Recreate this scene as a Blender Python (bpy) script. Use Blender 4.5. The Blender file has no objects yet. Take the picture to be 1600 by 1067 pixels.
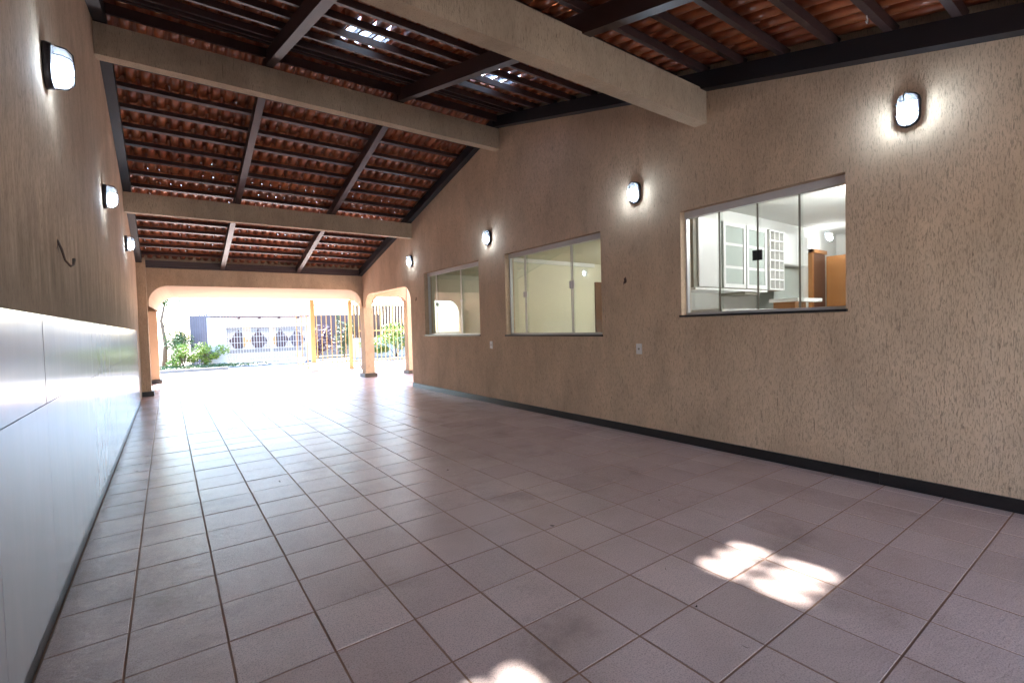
import bpy, math, random
from mathutils import Vector, Matrix
random.seed(7)
S = bpy.context.scene
COL = S.collection
# ------------------------------------------------------------------ camera
FPX = 745.8                      # focal length in pixels of a 1600 px wide frame
YAW, PITCH, ROLL = 0.6253, -0.0323, -0.0265
CAM = Vector((0.1783, -1.5563, 1.2394))
fw = Vector((math.sin(YAW)*math.cos(PITCH), math.cos(YAW)*math.cos(PITCH), math.sin(PITCH)))
r0 = Vector((math.cos(YAW), -math.sin(YAW), 0)); u0 = r0.cross(fw)
rt = math.cos(ROLL)*r0 + math.sin(ROLL)*u0
up = -math.sin(ROLL)*r0 + math.cos(ROLL)*u0
cd = bpy.data.cameras.new('camera'); cam = bpy.data.objects.new('camera', cd); COL.objects.link(cam)
cd.sensor_fit = 'HORIZONTAL'; cd.sensor_width = 36; cd.lens = FPX/1600*36
cd.clip_start = 0.02; cd.clip_end = 500
m4 = Matrix((( rt.x, up.x, -fw.x, CAM.x), (rt.y, up.y, -fw.y, CAM.y), (rt.z, up.z, -fw.z, CAM.z), (0, 0, 0, 1)))
cam.matrix_world = m4
S.camera = cam
# ------------------------------------------------------------------ light
SUNV = Vector((-0.955, -3.688, -4.27)).normalized()
elev = math.asin(-SUNV.z); azim = math.atan2(-SUNV.x, -SUNV.y)
w = bpy.data.worlds.new('World'); S.world = w; w.use_nodes = True
wn = w.node_tree.nodes; wl = w.node_tree.links
sky = wn.new('ShaderNodeTexSky'); sky.sky_type = 'NISHITA'; sky.sun_disc = False
sky.sun_elevation = elev; sky.sun_rotation = azim; sky.ozone_density = 4.0; sky.dust_density = 0.5; sky.air_density = 1.2
wl.new(sky.outputs[0], wn['Background'].inputs[0]); wn['Background'].inputs[1].default_value = 0.15
sd = bpy.data.lights.new('sun', 'SUN'); sd.energy = 4.5; sd.angle = math.radians(1.2); sd.color = (1, 0.965, 0.92)
so = bpy.data.objects.new('sun', sd); COL.objects.link(so)
so.rotation_euler = SUNV.to_track_quat('-Z', 'Y').to_euler()
S.view_settings.view_transform = 'Standard'; S.view_settings.look = 'None'
S.view_settings.gamma = 1; S.view_settings.use_curve_mapping = False
S.view_settings.exposure = 3.5
BULB = 21.0        # radiance of the lamp bulbs
ROOM = 13.0
try:
    S.cycles.max_bounces = 10; S.cycles.diffuse_bounces = 6; S.cycles.glossy_bounces = 5
    S.cycles.transparent_max_bounces = 16; S.cycles.caustics_reflective = False; S.cycles.caustics_refractive = False
    S.cycles.sample_clamp_indirect = 8
except Exception: pass

# ------------------------------------------------------------------ materials
class NT:
    def __init__(s, name):
        s.m = bpy.data.materials.new(name); s.m.use_nodes = True
        s.t = s.m.node_tree; s.n = s.t.nodes; s.l = s.t.links; s.b = s.n['Principled BSDF']
        s.tc = None
    def N(s, typ, **kw):
        n = s.n.new(typ)
        for k, v in kw.items():
            if k in n.inputs: 
                try: n.inputs[k].default_value = v; continue
                except Exception: pass
            setattr(n, k, v)
        return n
    def L(s, a, b): s.l.new(a, b)
    def coord(s, scale=(1, 1, 1), kind='Object', rot=(0, 0, 0)):
        if not s.tc: s.tc = s.n.new('ShaderNodeTexCoord')
        mp = s.n.new('ShaderNodeMapping'); mp.inputs['Scale'].default_value = scale; mp.inputs['Rotation'].default_value = rot
        s.L(s.tc.outputs[kind], mp.inputs[0]); return mp.outputs[0]
    def pos(s, scale=(1, 1, 1)):
        g = s.n.new('ShaderNodeNewGeometry'); mp = s.n.new('ShaderNodeMapping'); mp.inputs['Scale'].default_value = scale
        s.L(g.outputs['Position'], mp.inputs[0]); return mp.outputs[0]
    def noise(s, vec, scale, detail=4, rough=0.55, dist=0):
        n = s.n.new('ShaderNodeTexNoise'); n.inputs['Scale'].default_value = scale; n.inputs['Detail'].default_value = detail
        n.inputs['Roughness'].default_value = rough; n.inputs['Distortion'].default_value = dist
        s.L(vec, n.inputs['Vector']); return n.outputs[0]
    def ramp(s, fac, stops):
        r = s.n.new('ShaderNodeValToRGB'); e = r.color_ramp.elements
        while len(e) < len(stops): e.new(0.5)
        for i, (p, c) in enumerate(stops):
            e[i].position = p; e[i].color = (*c, 1) if not isinstance(c, (int, float)) else (c, c, c, 1)
        s.L(fac, r.inputs[0]); return r.outputs[0]
    def mix(s, a, b, fac, mode='MIX'):
        x = s.n.new('ShaderNodeMix'); x.data_type = 'RGBA'; x.blend_type = mode
        for sock, v in ((x.inputs[0], fac), (x.inputs[6], a), (x.inputs[7], b)):
            if hasattr(v, 'links'): s.L(v, sock)
            elif isinstance(v, (int, float)): sock.default_value = v if sock == x.inputs[0] else (v, v, v, 1)
            else: sock.default_value = (*v, 1)
        return x.outputs[2]
    def math(s, op, a, b=0.0):
        x = s.n.new('ShaderNodeMath'); x.operation = op
        for i, v in enumerate((a, b)):
            if hasattr(v, 'links'): s.L(v, x.inputs[i])
            else: x.inputs[i].default_value = v
        return x.outputs[0]
    def bump(s, h, strength=0.3, dist=0.01, prev=None):
        b = s.n.new('ShaderNodeBump'); b.inputs['Strength'].default_value = strength; b.inputs['Distance'].default_value = dist
        s.L(h, b.inputs['Height'])
        if prev: s.L(prev, b.inputs['Normal'])
        return b.outputs[0]
    def fin(s, col=None, rough=None, normal=None, spec=None, metal=None):
        for k, v in (('Base Color', col), ('Roughness', rough), ('Normal', normal), ('Specular IOR Level', spec), ('Metallic', metal)):
            if v is None: continue
            if hasattr(v, 'links'): s.L(v, s.b.inputs[k])
            elif isinstance(v, tuple): s.b.inputs[k].default_value = (*v, 1)
            else: s.b.inputs[k].default_value = v
        return s.m
def rnd(t):
    """one random number per separate object and per joined piece"""
    oi = t.n.new('ShaderNodeObjectInfo'); g = t.n.new('ShaderNodeNewGeometry')
    return t.math('FRACT', t.math('ADD', oi.outputs['Random'], g.outputs['Random Per Island']))
def simple(name, col, rough=0.6, metal=0.0, var=0.12, scale=6, bump=0.0, spec=0.5):
    t = NT(name); v = t.pos()
    n = t.noise(v, scale, 5)
    c = t.mix(tuple(x*(1-var) for x in col), tuple(min(1, x*(1+var)) for x in col), n)
    nb = t.bump(t.noise(v, scale*12, 3), bump, 0.004) if bump else None
    return t.fin(c, rough, nb, spec, metal)

def m_plaster(name='scratched_plaster', base=(0.66, 0.48, 0.33), stain=0.0):
    t = NT(name)
    fine = t.noise(t.pos((175, 175, 27)), 1.0, 4, 0.65, 0.6)
    scr = t.ramp(fine, [(0.33, 0.0), (0.46, 1.0)])
    grain = t.noise(t.pos((1, 1, 1)), 160, 3, 0.6)
    big = t.noise(t.pos((1.1, 1.1, 0.6)), 1.9, 8, 0.68, 0.3)
    drip = t.noise(t.pos((5, 5, 0.9)), 1.5, 7, 0.66)
    c = t.mix(tuple(x*0.76 for x in base), tuple(x*1.08 for x in base), t.ramp(big, [(0.32, 0.0), (0.66, 1.0)]))
    c = t.mix(c, (0.68, 0.52, 0.38), t.math('MULTIPLY', t.ramp(drip, [(0.48, 0.0), (0.72, 1.0)]), 0.35))
    c = t.mix(tuple(x*0.55 for x in base), c, t.math('MAXIMUM', scr, 0.3))
    if stain:
        sn = t.noise(t.pos((9, 9, 1.3)), 1.2, 6, 0.65)
        sep = t.n.new('ShaderNodeSeparateXYZ'); t.L(t.pos(), sep.inputs[0])
        low = t.n.new('ShaderNodeMapRange'); low.inputs[1].default_value = 1.34; low.inputs[2].default_value = 2.0
        low.inputs[3].default_value = 0.62; low.inputs[4].default_value = 0.0; t.L(sep.outputs[2], low.inputs[0])
        k = t.math('MULTIPLY', t.ramp(t.math('ADD', sn, low.outputs[0]), [(0.55, 0.0), (1.0, 1.0)]), stain)
        c = t.mix(c, (0.10, 0.065, 0.045), k)
    s2 = t.ramp(t.noise(t.pos((95, 95, 9)), 1.0, 5, 0.7, 0.8), [(0.335, 0.0), (0.40, 1.0)])
    c = t.mix(tuple(x*0.42 for x in base), c, s2)
    h = t.math('ADD', t.math('MULTIPLY', t.math('MULTIPLY', scr, s2), 0.9), t.math('MULTIPLY', grain, 0.5))
    nb = t.bump(h, 0.55, 0.006)
    nb = t.bump(big, 0.15, 0.03, nb)
    return t.fin(c, 0.9, nb, 0.25)
def m_floor():
    t = NT('ceramic_floor_tile')
    r = rnd(t)
    speck = t.noise(t.pos(), 170, 3, 0.8)
    blot = t.noise(t.pos(), 2.2, 6, 0.6, 0.3)
    a, b = (0.66, 0.495, 0.455), (0.77, 0.595, 0.55)
    c = t.mix(a, b, r)
    c = t.mix(c, (0.40, 0.30, 0.23), t.math('MULTIPLY', t.ramp(blot, [(0.45, 0.0), (0.8, 1.0)]), 0.45))
    c = t.mix(tuple(x*0.55 for x in a), c, t.ramp(speck, [(0.34, 0.15), (0.52, 1.0)]))
    dirt = t.noise(t.pos((1, 1, 1)), 1.1, 9, 0.72, 0.25)
    sx = t.n.new('ShaderNodeSeparateXYZ'); t.L(t.pos(), sx.inputs[0])
    edge = t.n.new('ShaderNodeMapRange'); edge.inputs[1].default_value = -0.278; edge.inputs[2].default_value = 0.75; edge.inputs[3].default_value = 0.20; edge.inputs[4].default_value = 0.0; t.L(sx.outputs[0], edge.inputs[0])
    grime = t.ramp(t.math('ADD', dirt, edge.outputs[0]), [(0.56, 0.0), (0.80, 1.0)])
    c = t.mix(c, (0.13, 0.085, 0.07), t.math('MULTIPLY', grime, 0.55))
    wav = t.noise(t.pos((11, 42, 1)), 1.6, 4, 0.6, 0.8)
    nb = t.bump(wav, 0.42, 0.006)
    nb = t.bump(speck, 0.12, 0.0015, nb)
    ro = t.math('ADD', 0.20, t.math('MULTIPLY', dirt, 0.08))
    return t.fin(c, ro, nb, 0.45)
def m_porcelain():
    t = NT('polished_porcelain')
    v = t.noise(t.pos((2, 2, 0.5)), 2.0, 6, 0.65, 1.2)
    c = t.mix((0.33, 0.31, 0.32), (0.40, 0.38, 0.39), v)
    sm = t.noise(t.pos((6, 6, 0.8)), 1.4, 6, 0.7)
    c = t.mix(c, (0.42, 0.385, 0.36), t.math('MULTIPLY', t.ramp(sm, [(0.52, 0.0), (0.8, 1.0)]), 0.6))
    nb = t.bump(t.noise(t.pos((3, 3, 1.2)), 1.2, 2), 0.12, 0.01)
    return t.fin(c, t.math('ADD', 0.10, t.math('MULTIPLY', sm, 0.14)), nb, 0.5)
def m_wood(name, a, b, rough=0.42, bump=0.25):
    t = NT(name)
    g = t.noise(t.pos((14, 1.5, 14)), 2.0, 6, 0.7, 1.5)
    p = t.noise(t.pos(), 5, 4, 0.6)
    c = t.mix(a, b, g); c = t.mix(c, tuple(x*0.6 for x in a), t.math('MULTIPLY', p, 0.4))
    return t.fin(c, rough, t.bump(g, bump, 0.004), 0.5)
def m_rooftile():
    t = NT('terracotta_roof_tile')
    r = rnd(t)
    c = t.mix((0.28, 0.070, 0.026), (0.45, 0.14, 0.05), r)
    n = t.noise(t.pos(), 9, 6, 0.65)
    c = t.mix(c, (0.16, 0.05, 0.03), t.math('MULTIPLY', t.ramp(n, [(0.45, 0.0), (0.75, 1.0)]), 0.6))
    return t.fin(c, 0.36, t.bump(t.noise(t.pos(), 60, 4), 0.25, 0.002), 0.5)
def m_glass(name, tint=(0.95, 0.97, 0.955), refl=1.0, rough=0.0):
    m = bpy.data.materials.new(name); m.use_nodes = True; t = m.node_tree; n = t.nodes
    n.remove(n['Principled BSDF'])
    tr = n.new('ShaderNodeBsdfTransparent'); tr.inputs[0].default_value = (*tint, 1)
    gl = n.new('ShaderNodeBsdfGlossy'); gl.inputs['Roughness'].default_value = rough
    fr = n.new('ShaderNodeFresnel'); fr.inputs[0].default_value = 1.5
    mu = n.new('ShaderNodeMath'); mu.operation = 'MULTIPLY'; mu.inputs[1].default_value = refl; mu.use_clamp = True
    mx = n.new('ShaderNodeMixShader')
    gm = n.new('ShaderNodeNewGeometry'); mi = n.new('ShaderNodeMapRange'); mi.inputs[3].default_value = 1.5; mi.inputs[4].default_value = 1/1.5
    t.links.new(gm.outputs['Backfacing'], mi.inputs[0]); t.links.new(mi.outputs[0], fr.inputs[0])   # thin sheet: same reflection from both sides
    t.links.new(fr.outputs[0], mu.inputs[0]); t.links.new(mu.outputs[0], mx.inputs[0])
    t.links.new(tr.outputs[0], mx.inputs[1]); t.links.new(gl.outputs[0], mx.inputs[2])
    t.links.new(mx.outputs[0], n['Material Output'].inputs[0]); return m
def m_lampglass(name):
    m = m_glass(name, (0.90, 0.95, 0.98), 1.0, 0.08); t = m.node_tree; n = t.nodes
    out = n['Material Output']; src = out.inputs[0].links[0].from_socket
    tl = n.new('ShaderNodeBsdfTranslucent'); tl.inputs[0].default_value = (0.85, 0.9, 0.95, 1); mx = n.new('ShaderNodeMixShader'); mx.inputs[0].default_value = 0.09
    t.links.new(src, mx.inputs[1]); t.links.new(tl.outputs[0], mx.inputs[2]); t.links.new(mx.outputs[0], out.inputs[0]); return m
def m_emit(name, col, st):
    t = NT(name); t.b.inputs['Base Color'].default_value = (0.8, 0.8, 0.8, 1)
    t.b.inputs['Emission Color'].default_value = (*col, 1); t.b.inputs['Emission Strength'].default_value = st; return t.m
def m_leaf(name, a, b):
    t = NT(name); r = rnd(t)
    c = t.mix(a, b, r); c = t.mix(c, tuple(x*0.6 for x in a), t.math('MULTIPLY', t.noise(t.pos(), 3, 3), 0.5))
    t.b.inputs['Transmission Weight'].default_value = 0.0
    t.b.inputs['Subsurface Weight'].default_value = 0.0
    return t.fin(c, 0.5)
M = dict(
    plaster=m_plaster(), plaster_left=m_plaster('stained_plaster', (0.64, 0.48, 0.345), 0.6),
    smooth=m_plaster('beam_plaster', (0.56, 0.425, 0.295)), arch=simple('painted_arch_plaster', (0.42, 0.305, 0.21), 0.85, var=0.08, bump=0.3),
    floor=m_floor(), grout=simple('grout', (0.30, 0.17, 0.11), 0.85, var=0.4, scale=9), porcelain=m_porcelain(),
    granite=simple('black_granite', (0.014, 0.013, 0.014), 0.3, var=0.5, scale=40, bump=0.15),
    wood=m_wood('dark_stained_wood', (0.040, 0.019, 0.017), (0.085, 0.045, 0.04)),
    black=m_wood('black_painted_wood', (0.011, 0.010, 0.013), (0.022, 0.020, 0.025), 0.5),
    rtile=m_rooftile(), alu=simple('aluminium', (0.62, 0.60, 0.60), 0.4, 0.35, 0.06), dkmetal=simple('dark_metal', (0.02, 0.018, 0.022), 0.35, 0.0, 0.2),
    glass=m_glass('window_glass', refl=1.35), lampglass=m_lampglass('lamp_glass'), tileglass=m_glass('glass_roof_tile', (0.74, 0.77, 0.79), 0.5, 0.05),
    bulb=m_emit('lit_bulb', (0.68, 0.83, 1.0), BULB), roombulb=m_emit('lit_room_bulb', (0.96, 0.98, 1.0), ROOM),
    white=simple('white_lacquer', (0.78, 0.78, 0.77), 0.35, var=0.03), whitewall=simple('white_room_paint', (0.76, 0.76, 0.74), 0.8, var=0.03),
    cream=simple('cream_room_paint', (0.70, 0.675, 0.54), 0.8, var=0.04), frosted=simple('frosted_cabinet_glass', (0.42, 0.47, 0.44), 0.25, var=0.05),
    door=m_wood('orange_wood_door', (0.42, 0.17, 0.05), (0.50, 0.22, 0.07), 0.35, 0.05), dkdoor=m_wood('dark_door_wood', (0.12, 0.05, 0.03), (0.16, 0.07, 0.04)),
    taupe=simple('taupe_board', (0.28, 0.26, 0.21), 0.6), gatepaint=simple('cream_gate_paint', (0.46, 0.33, 0.14), 0.45, var=0.08, scale=12),
    plate=simple('white_plastic', (0.75, 0.73, 0.70), 0.4, var=0.03), conc=simple('light_concrete', (0.33, 0.315, 0.30), 0.85, var=0.15, scale=2, bump=0.3),
    asphalt=simple('worn_asphalt', (0.20, 0.195, 0.19), 0.9, var=0.25, scale=3, bump=0.4), kerb=simple('kerb_stone', (0.25, 0.23, 0.22), 0.9, var=0.2),
    soil=simple('ground_soil', (0.16, 0.13, 0.09), 0.95, var=0.3), extwhite=simple('white_masonry_paint', (0.66, 0.645, 0.63), 0.8, var=0.05),
    lilac=simple('lilac_grey_facade', (0.09, 0.065, 0.075), 0.8, var=0.1), extdark=simple('dark_opening_wood', (0.07, 0.035, 0.04), 0.5, var=0.2),
    bluegrey=simple('blue_grey_sheet', (0.12, 0.12, 0.16), 0.6, var=0.2), ochre=simple('ochre_wall', (0.45, 0.26, 0.10), 0.8),
    leafA=m_leaf('yellow_green_leaves', (0.13, 0.22, 0.03), (0.36, 0.44, 0.08)), leafB=m_leaf('green_leaves', (0.05, 0.10, 0.025), (0.10, 0.17, 0.05)),
    leafC=m_leaf('purple_leaves', (0.10, 0.06, 0.09), (0.20, 0.13, 0.17)), bark=simple('bark', (0.16, 0.11, 0.08), 0.9, var=0.3, bump=0.5),
    dry=simple('dry_leaf', (0.06, 0.04, 0.03), 0.8), cable=simple('brown_cable', (0.09, 0.055, 0.04), 0.6), cavity=simple('broken_plaster', (0.10, 0.06, 0.045), 0.95),
    rust=simple('rust_stained_cream_paint', (0.22, 0.12, 0.07), 0.6, var=0.4, scale=30), ramp_shade=simple('shadowed_ramp_blue_grey', (0.075, 0.08, 0.105), 0.7, var=0.15),
    brown=simple('brown_slats', (0.10, 0.055, 0.035), 0.7), kfloor=simple('room_floor_tile', (0.5, 0.48, 0.45), 0.4),
)
# ------------------------------------------------------------------ mesh building
class MB:
    def __init__(s): s.v = []; s.f = []; s.sm = []
    def face(s, pts, smooth=False):
        k = len(s.v); s.v += [tuple(p) for p in pts]; s.f.append(tuple(range(k, k+len(pts)))); s.sm.append(smooth)
    def raw(s, vs, fs, smooth=False):
        k = len(s.v); s.v += [tuple(p) for p in vs]
        for f in fs: s.f.append(tuple(i+k for i in f)); s.sm.append(smooth)
        return s
    def box(s, x0, x1, y0, y1, z0, z1, bev=0.0):
        if bev:
            vs = []
            for (a, b, c, d, z) in ((x0, x1, y0, y1, z0), (x0, x1, y0, y1, z1-bev), (x0+bev, x1-bev, y0+bev, y1-bev, z1)):
                vs += [(a, c, z), (b, c, z), (b, d, z), (a, d, z)]
            fs = [(3, 2, 1, 0), (8, 9, 10, 11)]
            for k in (0, 4):
                for i in range(4): fs.append((k+i, k+(i+1) % 4, k+4+(i+1) % 4, k+4+i))
            return s.raw(vs, fs)
        vs = [(x, y, z) for z in (z0, z1) for (x, y) in ((x0, y0), (x1, y0), (x1, y1), (x0, y1))]
        return s.raw(vs, [(3, 2, 1, 0), (4, 5, 6, 7), (0, 1, 5, 4), (1, 2, 6, 5), (2, 3, 7, 6), (3, 0, 4, 7)])
    def bar(s, a, b, wx, wz, upv=(0, 0, 1)):
        """box beam from a to b, wx wide sideways and wz deep, a and b on its bottom centre line"""
        a = Vector(a); b = Vector(b); d = (b-a).normalized(); side = d.cross(Vector(upv)).normalized(); u = side.cross(d)
        vs = []
        for p in (a, b):
            for (i, j) in ((-.5, 0), (.5, 0), (.5, 1), (-.5, 1)): vs.append(p + side*wx*i + u*wz*j)
        return s.raw(vs, [(0, 1, 2, 3), (7, 6, 5, 4), (0, 4, 5, 1), (1, 5, 6, 2), (2, 6, 7, 3), (3, 7, 4, 0)])
    def tube(s, pts, r, n=8, closed=False):
        pts = [Vector(p) for p in pts]; rr = r if isinstance(r, (list, tuple)) else [r]*len(pts)
        vs = []; N = len(pts)
        for i, p in enumerate(pts):
            a = pts[(i-1) % N] if (closed or i) else p; b = pts[(i+1) % N] if (closed or i < N-1) else p
            d = (b-a).normalized(); q = Vector((0, 0, 1)) if abs(d.z) < 0.9 else Vector((1, 0, 0))
            e = d.cross(q).normalized(); g = d.cross(e)
            for k in range(n):
                t = 2*math.pi*k/n; vs.append(p + (e*math.cos(t)+g*math.sin(t))*rr[i])
        fs = []
        for i in range(N if closed else N-1):
            for k in range(n):
                a = i*n; b = ((i+1) % N)*n; fs.append((a+k, a+(k+1) % n, b+(k+1) % n, b+k))
        s.raw(vs, fs, True)
        if not closed:
            k0 = len(s.v)-len(vs); s.f.append(tuple(k0+i for i in range(n))[::-1]); s.sm.append(False)
            s.f.append(tuple(k0+(N-1)*n+i for i in range(n))); s.sm.append(False)
        return s
    def mesh(s, name, mat):
        me = bpy.data.meshes.new(name); me.from_pydata(s.v, [], s.f)
        me.polygons.foreach_set('use_smooth', s.sm)
        if mat: me.materials.append(mat)
        me.update(); return me
    def obj(s, name, mat, parent=None, kind=None, label=None):
        return link(name, s.mesh(name, mat), parent, kind, label)
def link(name, me, parent=None, kind=None, label=None, loc=None):
    o = bpy.data.objects.new(name, me); COL.objects.link(o)
    if parent is not None:
        o.parent = parent
        if loc is None: o.matrix_parent_inverse = Matrix.Translation(-parent.location) if parent.parent is None and tuple(parent.rotation_euler) == (0, 0, 0) else Matrix.Identity(4)
    if loc is not None: o.location = loc
    if kind: o['kind'] = kind
    if label: o['label'] = label
    return o
def thing(name, label, cat, loc=(0, 0, 0), group=None, kind=None):
    o = bpy.data.objects.new(name, None); COL.objects.link(o); o.location = loc; o.empty_display_size = 0.2
    return tag(o, label, cat, group, kind)
def tag(o, label, cat, group=None, kind=None):
    if label: o['label'] = label
    if cat: o['category'] = cat
    if group: o['group'] = group
    if kind: o['kind'] = kind
    return o
def project(p):
    d = Vector(p)-CAM; z = d.dot(fw)
    if z < 0.15: return None
    return (800+FPX*d.dot(rt)/z, 533.5-FPX*d.dot(up)/z, z)
def inframe(p, mgn=60):
    q = project(p)
    return q is not None and -mgn < q[0] < 1600+mgn and -mgn < q[1] < 1067+mgn
# ------------------------------------------------------------------ dimensions
XL, XR = -0.278, 4.41
YR, ZR, SL = 4.49, 4.255, 0.247          # ridge line of the rafters' undersides
YF, YB = 11.25, -3.45                     # roof ends, front and back
WT = 0.17
def zroof(y): return ZR - SL*abs(y-YR)
T = 0.33
# ------------------------------------------------------------------ ground
g = MB(); g.box(-90, 90, -60, 140, -0.30, -0.06); g.obj('ground', M['soil'], kind='structure')
g = MB(); g.box(-2.6, 9.4, -4.2, 14.35, -0.055, -0.0022); fl = g.obj('floor', M['grout'], kind='structure')
gap = 0.0037
tm = MB(); tm.box(gap, T-gap, gap, T-gap, -0.006, 0.0, 0.0015); tile_me = tm.mesh('floor_tile', M['floor'])
cells = []
for j in range(-9, 43):
    for i in range(-1, 28):
        x0, y0 = i*T, j*T
        if x0 > XR and y0 + T < 7.9: continue
        x1 = x0+T; y1 = y0+T
        lo = max(x0, XL+0.012)
        if lo > x1-0.03: continue
        if y1 > 14.3: continue
        c = (0.5*(lo+x1), y0+T/2, 0)
        if x0 > 8.9: continue
        full = (lo == x0) and not (x1 > XR and y0 < 7.95)
        q = project(c); vis = inframe(c, 40)
        if x0 > XR-0.2 and y0 < 12: vis = vis and (x0 < XR)
        cells.append((-(q[2] if vis else 1e3+len(cells)), i, j, lo, x1, full))
cells.sort(key=lambda c: -c[0])
far = MB()
for k, (d, i, j, lo, x1, full) in enumerate(cells):
    if x1 > XR and j*T < 7.9: x1 = XR-0.003
    if x1-lo < 0.04: continue
    if k < 300:
        if full: o = link('tile', tile_me, fl, loc=(i*T, j*T, random.uniform(-0.0012, 0.0012)))
        else:
            q = MB(); q.box(lo+gap, x1-gap, j*T+gap, (j+1)*T-gap, -0.006, 0.0, 0.0022); q.obj('tile', M['floor'], fl)
    else: far.box(lo+gap, x1-gap, j*T+gap, (j+1)*T-gap, -0.006, random.uniform(-0.001, 0.001), 0.0022)
far.obj('far_tiles', M['floor'], fl, kind='stuff')
# ------------------------------------------------------------------ left boundary wall
lw = thing('boundary_wall', 'long stained beige plaster wall on the left with white porcelain lower panels', 'wall', (XL, 4, 0))
b = MB()
ys = [YB-0.2, -1.0, 2.0, YR, 7, YF, 14.05]
for a, c in zip(ys[:-1], ys[1:]):
    za = (zroof(a)+0.55 if a <= YF else 2.9); zc = (zroof(c)+0.55 if c <= YF else 2.9)
    if a == YF: za = 2.9
    x0, x1 = XL-0.18, XL
    b.face([(x1, a, 0), (x1, c, 0), (x1, c, zc), (x1, a, za)]); b.face([(x0, a, 0), (x0, a, za), (x0, c, zc), (x0, c, 0)])
    b.face([(x0, a, za), (x1, a, za), (x1, c, zc), (x0, c, zc)])
b.face([(XL-0.18, 14.05, 0), (XL-0.18, 14.05, 2.9), (XL, 14.05, 2.9), (XL, 14.05, 0)])
b.obj('plaster_face', M['plaster_left'], lw)
# porcelain panels in two courses, joints recessed
PW = 0.81; p0 = 1.36-PW*6
for k in range(16):
    a = p0+k*PW; c = min(a+PW, 10.68)
    if c - a < 0.1: break
    if a < YB: a = YB
    if c <= a: continue
    for z0, z1 in ((0.075, 0.950), (0.9535, 1.344)):
        q = MB()
        jx = random.uniform(0, 0.0012)
        q.box(XL+0.001, XL+0.013+jx, a+0.0012, c-0.0012, z0, z1); q.obj('porcelain_panel', M['porcelain'], lw)
    q = MB(); q.box(XL+0.001, XL+0.010, a+0.001, c-0.001, 0.001, 0.0735); q.obj('skirting', M['granite'], lw)
# ------------------------------------------------------------------ house wall (right) with openings
house = thing('house', 'house side wall of scratched brown plaster with three sliding windows', 'house', (XR, 4, 0))
WIN = [(-0.085, 1.36, 1.283, 2.345), (2.45, 4.445, 1.086, 2.342), (5.20, 7.28, 1.086, 2.345)]
A0, A1, AZ = 7.95, 10.80, 2.16     # arched side opening
def arch_z(y):
    r1 = 0.34
    if y < A0+r1: t = (A0+r1-y)/r1
    elif y > A1-r1: t = (y-(A1-r1))/r1
    else: t = 0
    return AZ - r1 + r1*math.sqrt(max(0, 1-t*t)) if t else AZ
br = [YB, YR, YF] + [v for q in WIN for v in q[:2]] + [A0, A1]
n = 10
for i in range(n+1):
    br += [A0+0.34*(1-math.cos(i/n*math.pi/2)), A1-0.34*(1-math.cos(i/n*math.pi/2))]
br = sorted(set(round(v, 5) for v in br))
b = MB(); X1 = XR+WT
def wallstrip(a, c, lo_a, lo_c, hi_a, hi_c):
    b.face([(XR, a, lo_a), (XR, a, hi_a), (XR, c, hi_c), (XR, c, lo_c)])
    b.face([(X1, a, lo_a), (X1, c, lo_c), (X1, c, hi_c), (X1, a, hi_a)])
for a, c in zip(br[:-1], br[1:]):
    m = 0.5*(a+c); top = lambda y: zroof(y)+0.55
    w_ = [q for q in WIN if q[0] <= m <= q[1]]
    if w_:
        q = w_[0]
        wallstrip(a, c, 0, 0, q[2], q[2]); wallstrip(a, c, q[3], q[3], top(a), top(c))
        b.face([(XR, a, q[2]), (XR, c, q[2]), (X1, c, q[2]), (X1, a, q[2])]); b.face([(XR, a, q[3]), (X1, a, q[3]), (X1, c, q[3]), (XR, c, q[3])])
    elif A0 <= m <= A1:
        wallstrip(a, c, arch_z(a), arch_z(c), top(a), top(c))
        b.face([(XR, a, arch_z(a)), (X1, a, arch_z(a)), (X1, c, arch_z(c)), (XR, c, arch_z(c))], True)
    elif m > A1:
        wallstrip(a, c, AZ-0.34 if c < 11.1 else AZ-0.34, AZ-0.34, top(a), top(c))
        b.face([(XR, a, AZ-0.34), (X1, a, AZ-0.34), (X1, c, AZ-0.34), (XR, c, AZ-0.34)])
    else: wallstrip(a, c, 0, 0, top(a), top(c))
    b.face([(XR, a, top(a)), (XR, c, top(c)), (X1, c, top(c)), (X1, a, top(a))])
for y, z0, z1 in [(q[i], q[2], q[3]) for q in WIN for i in (0, 1)] + [(A0, 0, AZ-0.34)]:
    b.face([(XR, y, z0), (X1, y, z0), (X1, y, z1), (XR, y, z1)])
b.face([(XR, YB, 0), (X1, YB, 0), (X1, YB, zroof(YB)+.55), (XR, YB, zroof(YB)+.55)])
b.face([(XR, YF, 0), (X1, YF, 0), (X1, YF, zroof(YF)+.55), (XR, YF, zroof(YF)+.55)])
b.obj('wall', M['plaster'], house)
# skirting stones along the house wall
y = YB
while y < A0:
    c = min(y+1.05, A0+0.004); q = MB(); q.box(XR-0.014, XR-0.001, y+0.001, c-0.001, 0.001, 0.088); q.obj('skirting', M['granite'], house); y = c
q = MB(); q.box(XR-0.014, X1+0.01, A0+0.002, A0+0.014, 0.001, 0.088); q.obj('skirting', M['granite'], house)
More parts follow.
